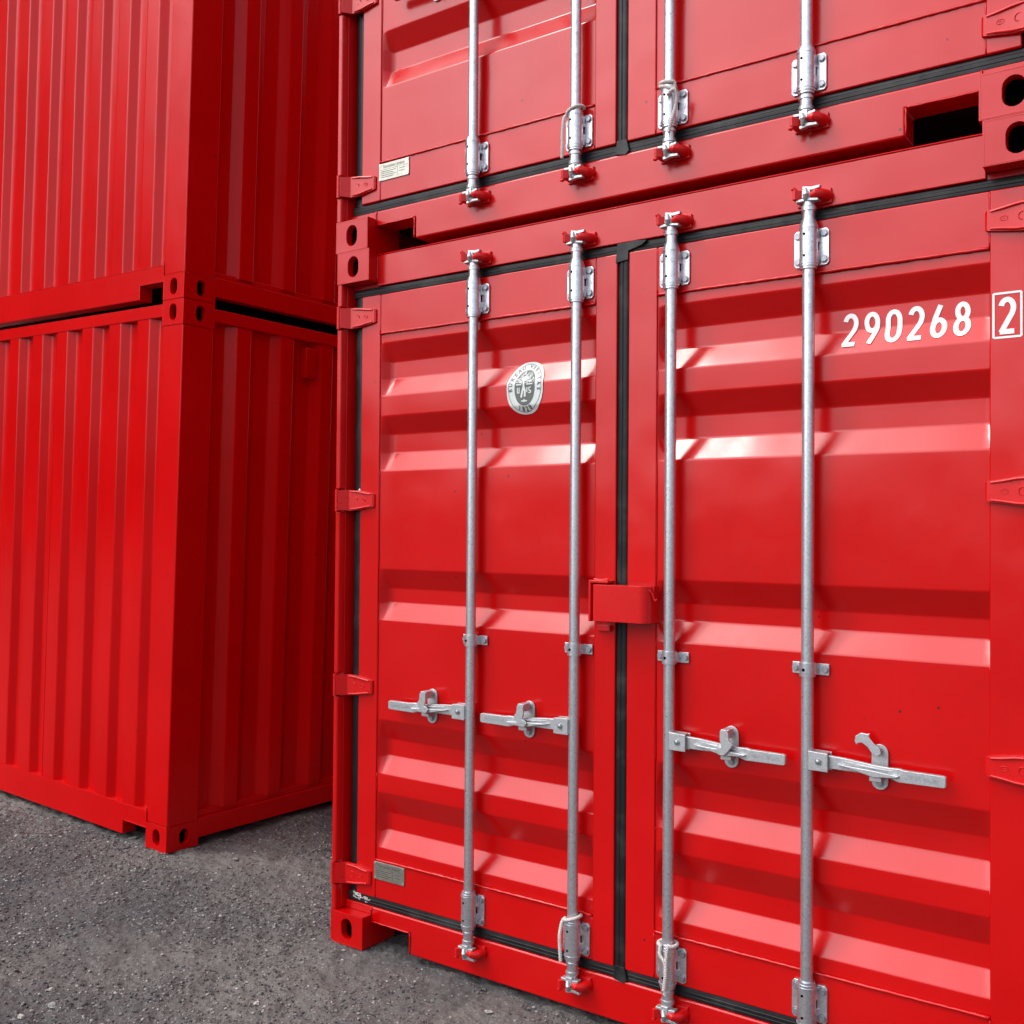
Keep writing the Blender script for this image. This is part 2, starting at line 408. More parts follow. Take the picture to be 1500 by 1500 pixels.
def locking_bar(parent, x, side, hook_open=False):
    """galvanised bar with bearings, cams, keepers, handle; side = +1 handle to the right"""
    y = RODY; bar = MB()
    bar.cyl((x, y, .125), (x, y, 2.475), RR, 28)
    for z in (2.415, 2.448, .172, .142): bar.cyl((x, y, z-.004), (x, y, z+.004), RR+.0035, 24)
    bo = bar.build('locking_bar', M_GALV, parent)
    # long bearings
    for zc, d in ((2.346, 1), (.247, -1)):
        b = MB(); hz = .058
        b.cyl((x, y, zc-hz), (x, y, zc+hz), .0252, 28)
        for q in (-1, 1): b.cyl((x, y, zc+q*hz), (x, y, zc+q*(hz+.007)), .0228, 24)
        for q in (-1, 1): b.cyl((x, y, zc+q*(hz-.010)), (x, y, zc+q*(hz-.007)), .0266, 24)
        for s in (-1, 1):
            xa, xb = sorted((x+s*.021, x+s*.050)); hh = .052
            pl = [(xa, zc-hh), (xb-.006*(s > 0), zc-hh), (xb, zc-hh+.008*(s > 0)), (xb, zc+hh-.008*(s > 0)), (xb-.006*(s > 0), zc+hh), (xa, zc+hh)]
            if s < 0: pl = [(xa, zc-hh+.008), (xa+.006, zc-hh), (xb, zc-hh), (xb, zc+hh), (xa+.006, zc+hh), (xa, zc+hh-.008)]
            b.prism(pl, 'y', .0395, .0458)
            web = [(x+s*.016, .016), (x+s*.028, .038), (x+s*.030, .0415), (x+s*.005, .0415)]
            if s < 0: web = web[::-1]
            b.prism(web, 'z', zc-.047, zc-.012); b.prism(web, 'z', zc+.012, zc+.047)
        br = b.build('bearing_bracket', M_GALV, bo, bevel=.0015)
        for s in (-1, 1):
            for q in (-1, 1): bb = MB(); hexbolt(bb, x+s*.038, .0395, zc+q*.036); bb.build('bolt', M_BOLT, bo)
        for q in (-1, 1): hl = MB(); hl.cyl((x-.004, y-.0250, zc+q*.030), (x-.004, y-.0258, zc+q*.030), .0038, 10); hl.build('rivet_hole', M_DARK, bo)  # holes drawn as discs, their shade painted black
        # cam and keeper at the end of the bar
        zt = zc+d*.135
        cm = MB()
        cm.cyl((x, y, zc+d*.100), (x, y, zc+d*.110), .0205, 20)
        cm.cyl((x, y, zc+d*.108), (x, y, zt+d*.018), .0120, 16)
        cm.prism([(x-.013, -.002), (x+.011, -.004), (x+.016, .026), (x-.010, .030)], 'z', zt-.004, zt+.020*1.0)
        fl = [(x-.030, zt-d*.014), (x-.030, zt-d*.007), (x+.004, zt-d*.003), (x+.033, zt-d*.009), (x+.033, zt-d*.016), (x+.004, zt-d*.012)]
        cm.prism(fl[::d], 'y', -.002, .020)
        tl = [(x-.014, zt+d*.022), (x+.012, zt+d*.016), (x+.036, zt+d*.019), (x+.038, zt+d*.027), (x+.012, zt+d*.026), (x-.012, zt+d*.031)]
        cm.prism(tl[::-d], 'y', .000, .016)
        cm.tube([(x-.004, -.003, zt-d*.010), (x+.001, -.008, zt+d*.004), (x-.003, -.003, zt+d*.022)], [.005, .0085, .005], 10)
        cm.build('cam', M_CAST, bo, bevel=.0018)
        kp = MB()
        za_, zb_ = sorted((zt-d*.006, zt+d*.020))
        kp.prism([(x-.038, -.008), (x-.030, -.010), (x-.013, .006), (x-.014, DY+.002), (x-.038, DY+.002)], 'z', za_, zb_)
        kp.tube([(x-.030, .000, zt+d*.019), (x-.036, -.004, zt+d*.026), (x-.042, -.002, zt+d*.025)], [.007, .006, .004], 8)
        kp.prism([(x-.040, zt-d*.016), (x+.056, zt-d*.016), (x+.056, zt+d*.026), (x-.040, zt+d*.026)][::d], 'y', .0375, DY+.0015)
        kp.tube([(x+.012, .002, zt+d*.001), (x+.024, .000, zt+d*.004), (x+.036, .010, zt+d*.005), (x+.043, .026, zt+d*.005), (x+.044, .046, zt+d*.005)], [.009, .0125, .014, .015, .017], 14)
        kp.build('cam_keeper', M_HW, parent, bevel=.003)
    # strap guide in the middle
    z = 1.168; s = MB()
    s.cyl((x, y, z-.019), (x, y, z+.019), .0222, 24)
    for q in (-1, 1):
        xa, xb = sorted((x+q*.018, x+q*.052))
        s.prism([(xa, z-.016), (xb, z-.016), (xb, z+.016), (xa, z+.016)], 'y', .0425, .0475)
        wb = [(x+q*.014, .020), (x+q*.026, .0425), (x+q*.010, .0425)]
        s.prism(wb if q > 0 else wb[::-1], 'z', z-.015, z+.015)
    st = s.build('guide_strap', M_GALV, bo, bevel=.0012)
    for q in (-1, 1): bb = MB(); hexbolt(bb, x+q*.042, .0425, z, .008); bb.build('bolt', M_BOLT, bo)
    hl = MB(); hl.cyl((x-.004, y-.0220, z), (x-.004, y-.0228, z), .0045, 10); hl.build('rivet_hole', M_DARK, bo)
    # handle hub, handle and catch
    zh = .922; X = lambda a: x+side*a
    def P(pts): return pts if side > 0 else pts[::-1]
    hb = MB()
    hb.prism(P([(X(.010), zh-.026), (X(.064), zh-.026), (X(.064), zh+.024), (X(.010), zh+.026)]), 'y', -.004, .001)
    hb.prism(P([(X(.010), zh-.026), (X(.064), zh-.026), (X(.064), zh+.024), (X(.010), zh+.026)]), 'y', .030, .035)
    hb.prism(P([(X(.008), zh+.020), (X(.060), zh+.019), (X(.060), zh+.024), (X(.008), zh+.025)]), 'y', .0005, .0305)
    hb.prism(P([(X(.008), zh-.024), (X(.020), zh-.024), (X(.020), zh+.022), (X(.008), zh+.022)]), 'y', .0005, .0305)
    ho = hb.build('handle_hub', M_CAST, bo, bevel=.0015)
    bb = MB(); bb.cyl((X(.038), -.004, zh), (X(.038), -.008, zh), .0085, 14); bb.sphere((X(.038), -.008, zh), .007, 10, (1, .5, 1)); bb.build('bolt', M_BOLT, bo)
    hd = MB(); sl = -.012
    sec = [(.045, .018, .0), (.100, .017, -.001), (.145, .015, -.003), (.185, .013, -.005), (.225, .014, -.008), (.250, .018, -.010), (.262, .0165, -.011), (.360, .0155, -.011), (.366, .0125, -.011)]
    vs = []; fs = []
    for a, hh, dz in sec:
        yc = .016 if a < .24 else .012
        th = .0065 if a < .24 else .0075
        vs += [(X(a), yc-th, zh+dz-hh), (X(a), yc-th, zh+dz+hh), (X(a), yc+th, zh+dz+hh), (X(a), yc+th, zh+dz-hh)]
    n = len(sec)
    for i in range(n-1):
        for k in range(4):
            q = (i*4+k, i*4+(k+1) % 4, (i+1)*4+(k+1) % 4, (i+1)*4+k); fs.append(q if side < 0 else q[::-1])
    fs += [(0,1,2,3) if side > 0 else (3,2,1,0), tuple((n-1)*4+k for k in ((3,2,1,0) if side > 0 else (0,1,2,3)))]
    hd.add(vs, fs)
    # winged rib over the middle of the handle
    hd.prism(P([(X(.088), zh+.000), (X(.185), zh-.022), (X(.245), zh-.016), (X(.252), zh-.010), (X(.185), zh-.004)]), 'y', -.004, .010)
    hd.prism(P([(X(.100), zh+.008), (X(.185), zh+.004), (X(.235), zh-.001), (X(.185), zh-.001)]), 'y', .002, .010)
    hh = hd.build('handle', M_CAST, bo, bevel=.002)
    tm = MB(); cx = X(.308)
    put_text(tm, 'HA 05  50 HH', .0165, lambda a, b: (cx+a, .0038, zh-.011+b), sx=.82)
    tm.build('handle_marking', M_GALV, bo)
    ct = MB(); cxx = X(.190)
    ct.prism(stadium(cxx, zh-.002, .044, .122)[::-1], 'y', .0415, .0478)
    ct.tube([(cxx-.012, .040, zh-.030), (cxx-.010, .022, zh-.024), (cxx+.008, .020, zh-.022), (cxx+.011, .038, zh-.026)], .006, 8)
    ct.box(cxx-.017, cxx+.015, .004, .041, zh-.034, zh-.022)
    co = ct.build('handle_catch', M_CAST, parent, bevel=.0015)
    bb = MB(); bb.cyl((cxx, .0415, zh+.042), (cxx, .030, zh+.042), .010, 14); bb.sphere((cxx, .030, zh+.042), .009, 10, (1, .4, 1)); bb.build('bolt', M_BOLT, co); bb = MB()
    hexbolt(bb, cxx+.001, .0415, zh-.044); bb.build('bolt', M_BOLT, co)
    hk = MB()
    if hook_open:
        pts = [((.0, .052), .012), ((-.016, .060), .011), ((-.030, .070), .010), ((-.044, .078), .013), ((-.052, .074), .012), ((-.060, .062), .006)]
        pth = [(cxx+a, .020, zh+b+0) for (a, b), _ in pts]
        up = [(cxx+.010, zh+.038), (cxx+.006, zh+.052), (cxx-.010, zh+.064), (cxx-.022, zh+.078), (cxx-.020, zh+.090), (cxx-.026, zh+.087), (cxx-.044, zh+.088), (cxx-.058, zh+.078), (cxx-.060, zh+.064), (cxx-.056, zh+.054), (cxx-.050, zh+.060), (cxx-.040, zh+.062), (cxx-.026, zh+.052), (cxx-.012, zh+.034), (cxx, zh+.030)]
        hk.prism(up[::-1], 'y', .018, .024)
    else:
        k = -side if side > 0 else 1
        up = [(cxx-.013, zh+.050), (cxx-.008, zh+.056), (cxx+.008, zh+.056), (cxx+.013, zh+.048), (cxx+.016, zh+.024), (cxx+.026, zh+.014), (cxx+.022, zh+.006), (cxx+.010, zh-.010), (cxx-.002, zh-.020), (cxx-.018, zh-.018), (cxx-.026, zh-.006), (cxx-.020, zh+.002), (cxx-.008, zh+.006), (cxx-.013, zh+.024)]
        if side < 0: up = [(2*cxx-a, b) for a, b in up][::-1]
        hk.prism(up[::-1], 'y', -.012, -.006)
        hk.prism([(cxx-.012, zh+.030), (cxx+.012, zh+.030), (cxx+.012, zh+.055), (cxx-.012, zh+.055)], 'y', -.0055, .030)
    hk.build('catch_hook', M_CAST, co, bevel=.002)
    return bo

def corrugated(parent, name, material, axis, a0, a1, z0, z1, pitch, outer, slope, inner, depth, face, sign, phase):
    """vertical corrugations. axis 'x': runs along x, outer face at y=face, goes in by sign*depth"""
    pts = []; a = phase
    while a > a0: a -= pitch
    while a < a1+pitch:
        pts += [(a, 0), (a+outer, 0), (a+outer+slope, depth), (a+outer+slope+inner, depth)]
        a += pitch
    pts = arc_profile(pts, .007, 3)
    A = np.array([p[0] for p in pts]); D = np.array([p[1] for p in pts])
    keep = [(float(x), float(np.interp(x, A, D))) for x in sorted(set([a0, a1]+[q for q in A if a0 < q < a1]))]
    mb = MB(); n = len(keep); nz = 14; vs = []
    for j in range(nz+1):
        z = z0+(z1-z0)*j/nz
        for x, d in keep:
            dd = d+.0022*mnoise.noise(Vector((x*3, z*1.4, face)))
            vs.append((x, face+sign*dd, z) if axis == 'x' else (face+sign*dd, x, z))
    fs = [(j*n+i, j*n+i+1, (j+1)*n+i+1, (j+1)*n+i) for j in range(nz) for i in range(n-1)]
    mb.add(vs, fs, True)
    return weighted(mb.build(name, material, parent, smooth_all=True))

def rail_z(poly_xz, parent, name, y0, y1, bevel=.006):
    mb = MB(); mb.prism(poly_xz, 'y', y0, y1); return mb.build(name, M_RED, parent, bevel=bevel, seg=3)

def common(root, x0):
    """parts both kinds share: castings, side walls, side rails, roof, floor. x0 = left side x"""
    x1 = x0+W
    for cx, sx in ((x0, -1), (x1-.162, 1)):
        for cy, sy in ((0, -1), (LEN-.178, 1)):
            for cz in (0, H-.118): casting(root, cx, cy, cz, sx, sy)
    for s, xs in ((-1, x0), (1, x1)):
        d = -s
        ya, yb = .179, LEN-.179
        X = lambda a: xs+d*a
        corrugated(root, 'side_wall', M_SIDE, 'y', ya-.002, yb+.002, .150, 2.515, .278, .078, .056, .088, .040, X(.012), d, .330)
        b = MB(); lo = sorted((X(.003), X(.06)))
        b.box(lo[0], lo[1], ya-.001, yb+.001, .034, .128)
        lo = sorted((X(.022), X(.058))); b.box(lo[0], lo[1], ya-.001, yb+.001, .1281, .160)
        b.build('bottom_side_rail', M_RED, root, bevel=.004)
        b = MB(); lo = sorted((X(.004), X(.066))); b.box(lo[0], lo[1], ya-.001, yb+.001, 2.508, 2.571); b.build('top_side_rail', M_RED, root, bevel=.004)
    b = MB(); b.box(x0+.07, x1-.07, .19, LEN-.19, .135, .16); b.build('floor', M_FLOOR, root)
    b = MB(); b.box(x0+.067, x1-.067, .13, LEN-.13, 2.548, 2.566); b.build('roof', M_SIDE, root)

def far_end(root, x0, doors_first):
    """plain closing wall at y = LEN (never seen from the front)"""
    x1 = x0+W; corrugated(root, 'end_wall', M_SIDE, 'x', x0+.15, x1-.15, .15, 2.52, .241, .104, .018, .101, .0457, LEN-.01, -1, x0+.2)
    b = MB(); b.box(x0+.16, x1-.16, LEN-.07, LEN-.005, .02, .168); b.build('bottom_end_rail', M_RED, root, bevel=.004)
    b = MB(); b.box(x0+.16, x1-.16, LEN-.07, LEN-.005, 2.514, 2.575); b.build('top_end_rail', M_RED, root, bevel=.004)
    for xa, xb in ((x0+.003, x0+.158), (x1-.158, x1-.003)):
        b = MB(); b.box(xa, xb, LEN-.172, LEN-.003, .118, H-.118); b.build('corner_post', M_RED, root, bevel=.006)

# ================================================================== the door-end container
def door_container(loc, PR, RZ):
    root = bpy.data.objects.new('shipping_container', None); C.objects.link(root); root.location = loc
    common(root, 0.0); far_end(root, 0.0, True)
    # corner posts at the door end: a narrow front flange and a deep return
    for left in (True, False):
        X = lambda x: x if left else W-x
        b = MB()
        zs = [.118]+[z for zc in (.255, .960, 1.655, 2.345) for z in (zc-.042, zc+.042)]+[2.473]
        for k in range(0, len(zs), 2):
            poly = [(X(.0), .0015), (X(.0185), .0015), (X(.0215), .006), (X(.027), .085), (X(.027), .17), (X(.002), .17)]
            b.prism(poly if left else poly[::-1], 'z', zs[k]+(.0015 if k else 0), zs[k+1]-(.0015 if k < len(zs)-2 else 0))
        poly = [(X(.003), .030), (X(.024), .030), (X(.034), .085), (X(.034), .168), (X(.004), .168)]
        b.prism(poly if left else poly[::-1], 'z', .119, 2.472)
        b.build('corner_post', M_RED, root, bevel=.004, seg=3)
    # sill with the two pockets, header
    sill = [(.1625, .092), (.355, .092), (.355, .016), (2.083, .016), (2.083, .092), (2.2755, .092), (2.2755, .1475), (.1625, .1475)]
    rail_z(sill, root, 'door_sill', .046, .14, .007)
    b = MB(); b.box(.04, .1615, .1785, .186, .05, .15)
    b = MB(); b.box(.03, 2.408, .0482, .13, .1182, .1472); b.build('sill_flange', M_RED, root, bevel=.002)
    b = MB(); b.box(.1625, 2.2755, .046, .13, 2.457, 2.571); b.box(.1625, 2.2755, .044, .075, 2.5712, 2.5765); b.build('door_header', M_RED, root, bevel=.003)
    b = MB(); b.box(.03, 2.408, .060, .13, 2.4565, 2.4728); b.build('header_flange', M_RED, root, bevel=.002)
    seam(root, (.162, .045, .094), (.352, .045, .094), .003); seam(root, (.353, .045, .092), (.353, .045, .018), .003)
    seam(root, (2.085, .045, .094), (2.275, .045, .094), .003); seam(root, (2.085, .045, .092), (2.085, .045, .018), .003)
    seam(root, (.164, .045, .10), (.164, .045, .146), .003); seam(root, (2.274, .045, .10), (2.274, .045, .146), .003)
    seam(root, (.164, .045, 2.475), (.164, .045, 2.57), .002); seam(root, (2.274, .045, 2.475), (2.274, .045, 2.57), .002)
    # dark backing just behind the seals so that no light leaks in
    b = MB(); b.box(.037, 2.401, .125, .135, .15, 2.456); b.build('dark_backing', M_DARK, root)
    for left in (True, False):
        xa, xb = (.087, 1.194) if left else (1.236, 2.3675)
        pa, pb = (.181, 1.116) if left else (1.336, 2.284)
        door = MB()
        zb, zt = .1845, 2.424
        door.box(xa, pa, DY, .095, zb, zt); door.box(pb, xb, DY, .095, zb, zt)
        door.box(pa-.0005, pb+.0005, DY+.0015, .094, 2.276, zt-.0005); door.box(pa-.0005, pb+.0005, DY+.0015, .094, zb+.0005, .327)
        d = door.build('door', M_RED, root, bevel=.004, seg=3)
        d['label'] = 'left door leaf' if left else 'right door leaf'
        door_panel(pa, pb, d, PR)
        y = DY+.0015
        seam(d, (pa, y-.0020, 2.276), (pb, y-.0020, 2.276), .0044); seam(d, (pa, y-.0020, .327), (pb, y-.0020, .327), .0044)
        for px in (pa, pb):
            seam(d, (px, y, .19), (px, y, .322), .0025); seam(d, (px, y, 2.28), (px, y, 2.42), .0025)
            for za, zz in [(RZ[i][3], RZ[i+1][0]) for i in range(1, len(RZ)-2)]: seam(d, (px, y+.003, za), (px, y+.003, zz), .0018)
        ga = MB(); x0, x1 = (.040, 1.1995) if left else (1.2005, 2.398)
        ga = gasket(None, x0, x1, None)
        if left: vgasket(ga, .044, .0865, .056)
        else:
            vgasket(ga, 1.196, 1.2345, .047); vgasket(ga, 2.368, 2.400, .056)
            # the wrapped flap of the overlapping seal at its two corners
            ga.prism([(1.190, 2.395), (1.2345, 2.400), (1.2355, 2.428), (1.285, 2.440), (1.300, 2.452), (1.262, 2.456), (1.196, 2.4545)], 'y', .041, .052)
            ga.prism([(1.194, .150), (1.230, .142), (1.243, .154), (1.2345, .190), (1.200, .192)], 'y', .043, .052)
        ga.build('door_seal', M_RUB, d, bevel=.0015)
        for z in (.255, .960, 1.655, 2.345): hinge(d, z, left)
    for x, s, op in ((.641, -1, False), (1.060, -1, False), (1.397, 1, False), (1.822, 1, True)):
        locking_bar(root, x, s, op)
    # lock box over the meeting stiles
    b = MB()
    b.prism([(1.158, -.030), (1.318, -.030), (1.334, -.024), (1.345, -.008), (1.348, DY), (1.338, DY), (1.335, -.004), (1.326, -.018), (1.316, -.022), (1.166, -.022), (1.166, DY), (1.158, DY)][::-1], 'z', 1.268, 1.380)
    b.box(1.1662, 1.334, -.0218, .030, 1.371, 1.3795)
    b.tube([(1.332, -.010, 1.366), (1.344, -.008, 1.368), (1.351, -.004, 1.356), (1.354, .000, 1.342), (1.358, .000, 1.336), (1.364, .000, 1.342)], .0035, 8)
    b.prism([(1.330, .004), (1.352, .004), (1.352, .009), (1.330, .009)][::-1], 'z', 1.340, 1.378)
    lb = b.build('lock_box', M_HW, root, bevel=.005, seg=3)
    b = MB(); b.box(1.122, 1.130, .000, .046, 1.262, 1.392); b.box(1.130, 1.192, .000, .046, 1.384, 1.392)
    b.box(1.135, 1.183, .030, .046, 1.232, 1.250); bead(b, (1.135, .012, 1.394), (1.19, .012, 1.394), .004, .002)
    b.build('lock_bracket', M_HW, lb, bevel=.0015)
    # maker's plate
    b = MB(); b.box(.178, .326, .0425, .0462, .256, .320); pl = b.build('data_plate', M_PLATE, root, bevel=.001)
    t = MB(); cx, cz = .252, .288
    F = lambda a, c: (cx+a, .0420, cz+c)
    put_text(t, 'funtainer.event', .019, F, 0, (0, .019), .92)
    t.box(cx-.068, cx+.068, .0420, .0423, cz+.0075, cz+.0085); t.box(cx+.018, cx+.0188, .0420, .0423, cz-.026, cz+.007)
    for k in range(4):
        t.box(cx-.062, cx+.010-.012*(k % 2), .0420, .0423, cz+.000-k*.007, cz+.0022-k*.007)
    for k in range(2): t.box(cx+.026, cx+.056, .0420, .0423, cz-.001-k*.010, cz+.001-k*.010)
    t.build('plate_text', M_PINK, pl)
    t = MB()
    for a in (-.068, .068):
        for c in (-.027, .027): t.cyl((cx+a, .0425, cz+c), (cx+a, .0408, cz+c), .0042, 10)
    t.build('rivet', M_GALV, pl)
    return root

r2 = door_container((-.0085, 0, H+.001), PROF2, ribz2)
tag(r2, 'upper red container with barred doors, stacked on the door container numbered 290268', 'shipping container')
r1 = door_container((0, 0, 0), PROF, ribz)
tag(r1, 'lower red container with closed doors numbered 290268, standing on gravel beside the wider gap', 'shipping container')

# ------------------------------------------------------------------ number, check digit, sticker on the lower doors
def strokes(mb, paths, ox, oz, sx, sz, wd, ysurf, eps):
    """thick polylines in a unit box laid on a surface y=ysurf(x,z)-eps"""
    for pi_, path in enumerate(paths):
        eps += .00035*(pi_ > 0)
        P = [Vector((ox+a*sx, oz+b*sz)) for a, b in path]
        D = [P[0]]
        for a, b in zip(P[:-1], P[1:]):
            n = max(1, int((b-a).length/.0025)); D += [a.lerp(b, j/n) for j in range(1, n+1)]
        closed = (P[0]-P[-1]).length < 1e-6
        n = len(D); vs = []
        for i, p in enumerate(D):
            a = D[i-1] if i > 0 else (D[-2] if closed else D[0]); c = D[i+1] if i < n-1 else (D[1] if closed else D[-1])
            t = (c-a).normalized(); q = Vector((-t.y, t.x))
            for k in range(5):
                e = p+q*wd*(k/4-.5); vs.append((e.x, ysurf(e.x, e.y)-eps, e.y))
        fs = [(i*5+k, i*5+k+1, (i+1)*5+k+1, (i+1)*5+k) for i in range(n-1) for k in range(4)]
        mb.add(vs, fs)
def arc(cx, cz, rx, rz, a0, a1, n=16):
    return [(cx+rx*math.cos(R(a0+(a1-a0)*i/n)), cz+rz*math.sin(R(a0+(a1-a0)*i/n))) for i in range(n+1)]
DIG = {
 '2': [arc(.5, .74, .40, .24, 165, -18)+[(.80, .56), (.10, .02)], [(.02, .035), (.95, .035)]],
 '9': [arc(.5, .70, .40, .26, 0, 360, 26), [(.90, .70), (.88, .55), (.78, .38), (.40, .0)]],
 '0': [arc(.5, .70, .42, .26, 0, 180)+arc(.5, .30, .42, .26, 180, 360)+[(.92, .70)]],
 '6': [arc(.5, .30, .40, .26, 0, 360, 26), [(.10, .30), (.12, .45), (.22, .62), (.60, 1.0)]],
 '8': [arc(.5, .74, .34, .22, 0, 360, 24), arc(.5, .28, .41, .25, 0, 360, 24)]}
ysurf = lambda x, z: prof_y(z)
d1 = [o for o in r1.children if o.name.startswith('door') and o.get('label') == 'right door leaf'][0]
d0 = [o for o in r1.children if o.name.startswith('door') and o.get('label') == 'left door leaf'][0]
for i, c in enumerate('290268'):
    b = MB(); strokes(b, DIG[c], 1.9005+i*.0585, 2.0655, .037, .088, .0128, ysurf, .0022)
    b.build('number_digit', M_WHITE, d1)
b = MB(); flat = lambda x, z: DY
strokes(b, DIG['2'], 2.3075, 2.056, .036, .086, .0128, flat, .0012)
b.build('number_digit', M_WHITE, d1)
b = MB(); strokes(b, [[(0, 0), (1, 0)], [(1, 0), (1, 1)], [(1, 1), (0, 1)], [(0, 1), (0, 0)]], 2.2935, 2.045, .0645, .112, .0052, flat, .0010); b.build('number_frame', M_WHITE, d1)

SX, SZ, SA, SB = .837, 2.028, .074, .090
def on_st(eps): return lambda a, c: (SX+a, prof_y(SZ+c)-eps, SZ+c)
def disc(mb, cx, cz, a, bb, eps, sq=2.3, rings=14, seg=64):
    fn = on_st(eps); vs = [fn(cx, cz)]; fs = []
    for r_ in range(1, rings+1):
        for k in range(seg):
            t = 2*math.pi*k/seg; c, s = math.cos(t), math.sin(t); q = (abs(c)**sq+abs(s)**sq)**(-1/sq)
            vs.append(fn(cx+a*q*c*r_/rings, cz+bb*q*s*r_/rings))
    for k in range(seg): fs.append((0, 1+k, 1+(k+1) % seg))
    for r_ in range(rings-1):
        for k in range(seg): fs.append((1+r_*seg+k, 1+(r_+1)*seg+k, 1+(r_+1)*seg+(k+1) % seg, 1+r_*seg+(k+1) % seg))
    mb.add(vs, fs)
b = MB(); disc(b, 0, 0, SA, SB, .0022); stk = b.build('certification_sticker', M_STK, r1)
b = MB()
ring = lambda a, bb, wd, eps: strokes(b, [arc(SX, SZ, a, bb, 0, 360, 60)], 0, 0, 1, 1, wd, ysurf, eps)
ring(SA-.0075, SB-.0075, .0016, .0030)
BOLD = .022; txt = 'BUREAU VERITAS'
for i, ch in enumerate(txt):
    if ch == ' ': continue
    ang = 188-i*(196/(len(txt)-1)); a = R(ang)
    put_text(b, ch, .0190, on_st(.0032), R(ang-90), ((SA-.017)*math.cos(a), (SB-.018)*math.sin(a)+.002), .95)
for i, ch in enumerate('1828'):
    ang = 248+i*15; a = R(ang)
    put_text(b, ch, .0215, on_st(.0032), R(ang+90), ((SA-.0165)*math.cos(a), (SB-.0165)*math.sin(a)), .95)
b.build('sticker_lettering', M_INK, stk); BOLD = 0
b = MB(); disc(b, 0, .000, .041, .061, .0030, 2.2); b.build('sticker_shield', M_INK2, stk)
b = MB()   # pale figure and blocks inside the shield
T = lambda pts: [(SX+a, SZ+c) for a, c in pts]
strokes(b, [T([(-.002, .040), (-.004, .022), (-.003, .004), (-.008, -.014), (-.013, -.034)]), T([(-.004, .004), (.003, -.012), (.002, -.032)]), T([(-.004, .022), (-.014, .034)]), T([(-.003, .022), (.012, .034)])], 0, 0, 1, 1, .0075, ysurf, .0040)
strokes(b, [T([(-.034, .010), (-.012, .010)]), T([(.008, .010), (.034, .010)]), T([(-.012, -.046), (.012, -.046)]), T([(0, -.040), (0, -.050)])], 0, 0, 1, 1, .0045, ysurf, .0040)
strokes(b, [T([(-.028, .000), (-.028, -.018), (-.021, -.018), (-.021, 0)]), T([(.011, .000), (.011, -.018)]), T([(.027, .000), (.018, -.003), (.020, -.010), (.027, -.014), (.026, -.019), (.017, -.019)])], 0, 0, 1, 1, .0042, ysurf, .0040)
for k in range(170):    # soft speckled foliage at the top of the emblem
    a_ = random.uniform(-.038, .038); c_ = random.uniform(.016, .058)
    if (a_/.038)**2+(c_/.057)**2 < 1:
        strokes(b, [T([(a_, c_), (a_+random.uniform(-.006, .006), c_+random.uniform(-.006, .006))])], 0, 0, 1, 1, .0032, ysurf, .0036)
b.build('sticker_emblem', M_STK, stk)
# scuffed white sealant in the lower left corner of the lower door seal
b = MB()
for k in range(30):
    x = .062+abs(random.gauss(0, .045)); z = .178-(x-.06)*.10+random.uniform(-.012, .010)
    b.tube([(x, .0505, z), (x+random.uniform(.002, .012), .0500, z+random.uniform(-.005, .005)), (x+random.uniform(.004, .018), .0505, z+random.uniform(-.007, .005))], random.uniform(.0006, .0016), 5)
b.tube([(.078, .050, 1.700), (.083, .046, 1.695), (.087, .044, 1.690)], [.001, .005, .002], 6)
b.build('sealant_smear', M_SEAL, d0)

# ================================================================== the closed-end container (left stack)
def end_container():
    root = bpy.data.objects.new('shipping_container', None); C.objects.link(root)
    x0 = -W; common(root, x0); far_end(root, x0, False)
    corrugated(root, 'end_wall', M_SIDE, 'x', x0+.150, -.150, .155, 2.525, .241, .101, .038, .064, .032, .006, 1, -.372)
    b = MB(); b.prism([(x0+.1625, .088), (x0+.355, .088), (x0+.355, .020), (-.355, .020), (-.355, .088), (-.1625, .088), (-.1625, .168), (x0+.1625, .168)], 'y', .0025, .075)
    b.build('bottom_end_rail', M_RED, root, bevel=.004)
    b = MB(); b.box(x0+.1625, -.1625, .0030, .065, 2.516, 2.577); b.build('top_end_rail', M_RED, root, bevel=.003)
    for xa, xb in ((x0+.002, x0+.160), (-.160, -.002)):
        b = MB(); b.box(xa, xb, .002, .176, .1182, H-.1182); b.build('corner_post', M_RED, root, bevel=.007, seg=3)
    for s in (-1, 1):
        X = -.163 if s > 0 else x0+.163
        seam(root, (X, .002, .10), (X, .002, .19), .0025)
        seam(root, (X-s*.002, .0015, .090), (X-s*.190, .0015, .090), .0025)
    seam(root, (x0+.165, .004, .169), (-.165, .004, .169), .002)
    for z in (.1185, H-.1185): seam(root, (-.158, .001, z), (-.004, .001, z), .0018); seam(root, (-.001, .006, z), (-.001, .172, z), .0018)
    seam(root, (-1.105, .0075, .17), (-1.105, .0075, 2.51), .0016, .0003)
    v = MB()    # small ventilator cover on the long side
    v.prism([(-.012, 2.312), (-.002, 2.330), (-.002, 2.470), (-.012, 2.475), (-.05, 2.475), (-.05, 2.312)], 'y', .768, .836)
    v.build('ventilator', M_SIDE, root, bevel=.003)
    return root
M_RED = M_WALL                               # left frames: reflections weakened in the material to hold back mirrored sky
l1 = end_container(); YAW, TX, TY = -.0169, -.0035, .0266
ML = Matrix.Rotation(YAW, 4, 'Z')@Matrix.Rotation(TY, 4, 'Y')@Matrix.Rotation(TX, 4, 'X'); ML.translation = (-1.2909, .211, .0284)
l2 = copy_tree(l1)
for o in list(l2.children):
    if o.name.startswith('ventilator'): bpy.data.objects.remove(o)
l1.matrix_world = ML
M2 = ML.copy(); M2.translation = ML@Vector((-.001, 0, H+.003)); l2.matrix_world = M2
tag(l1, 'lower red corrugated container with a closed end, resting on gravel in the left stack', 'shipping container')
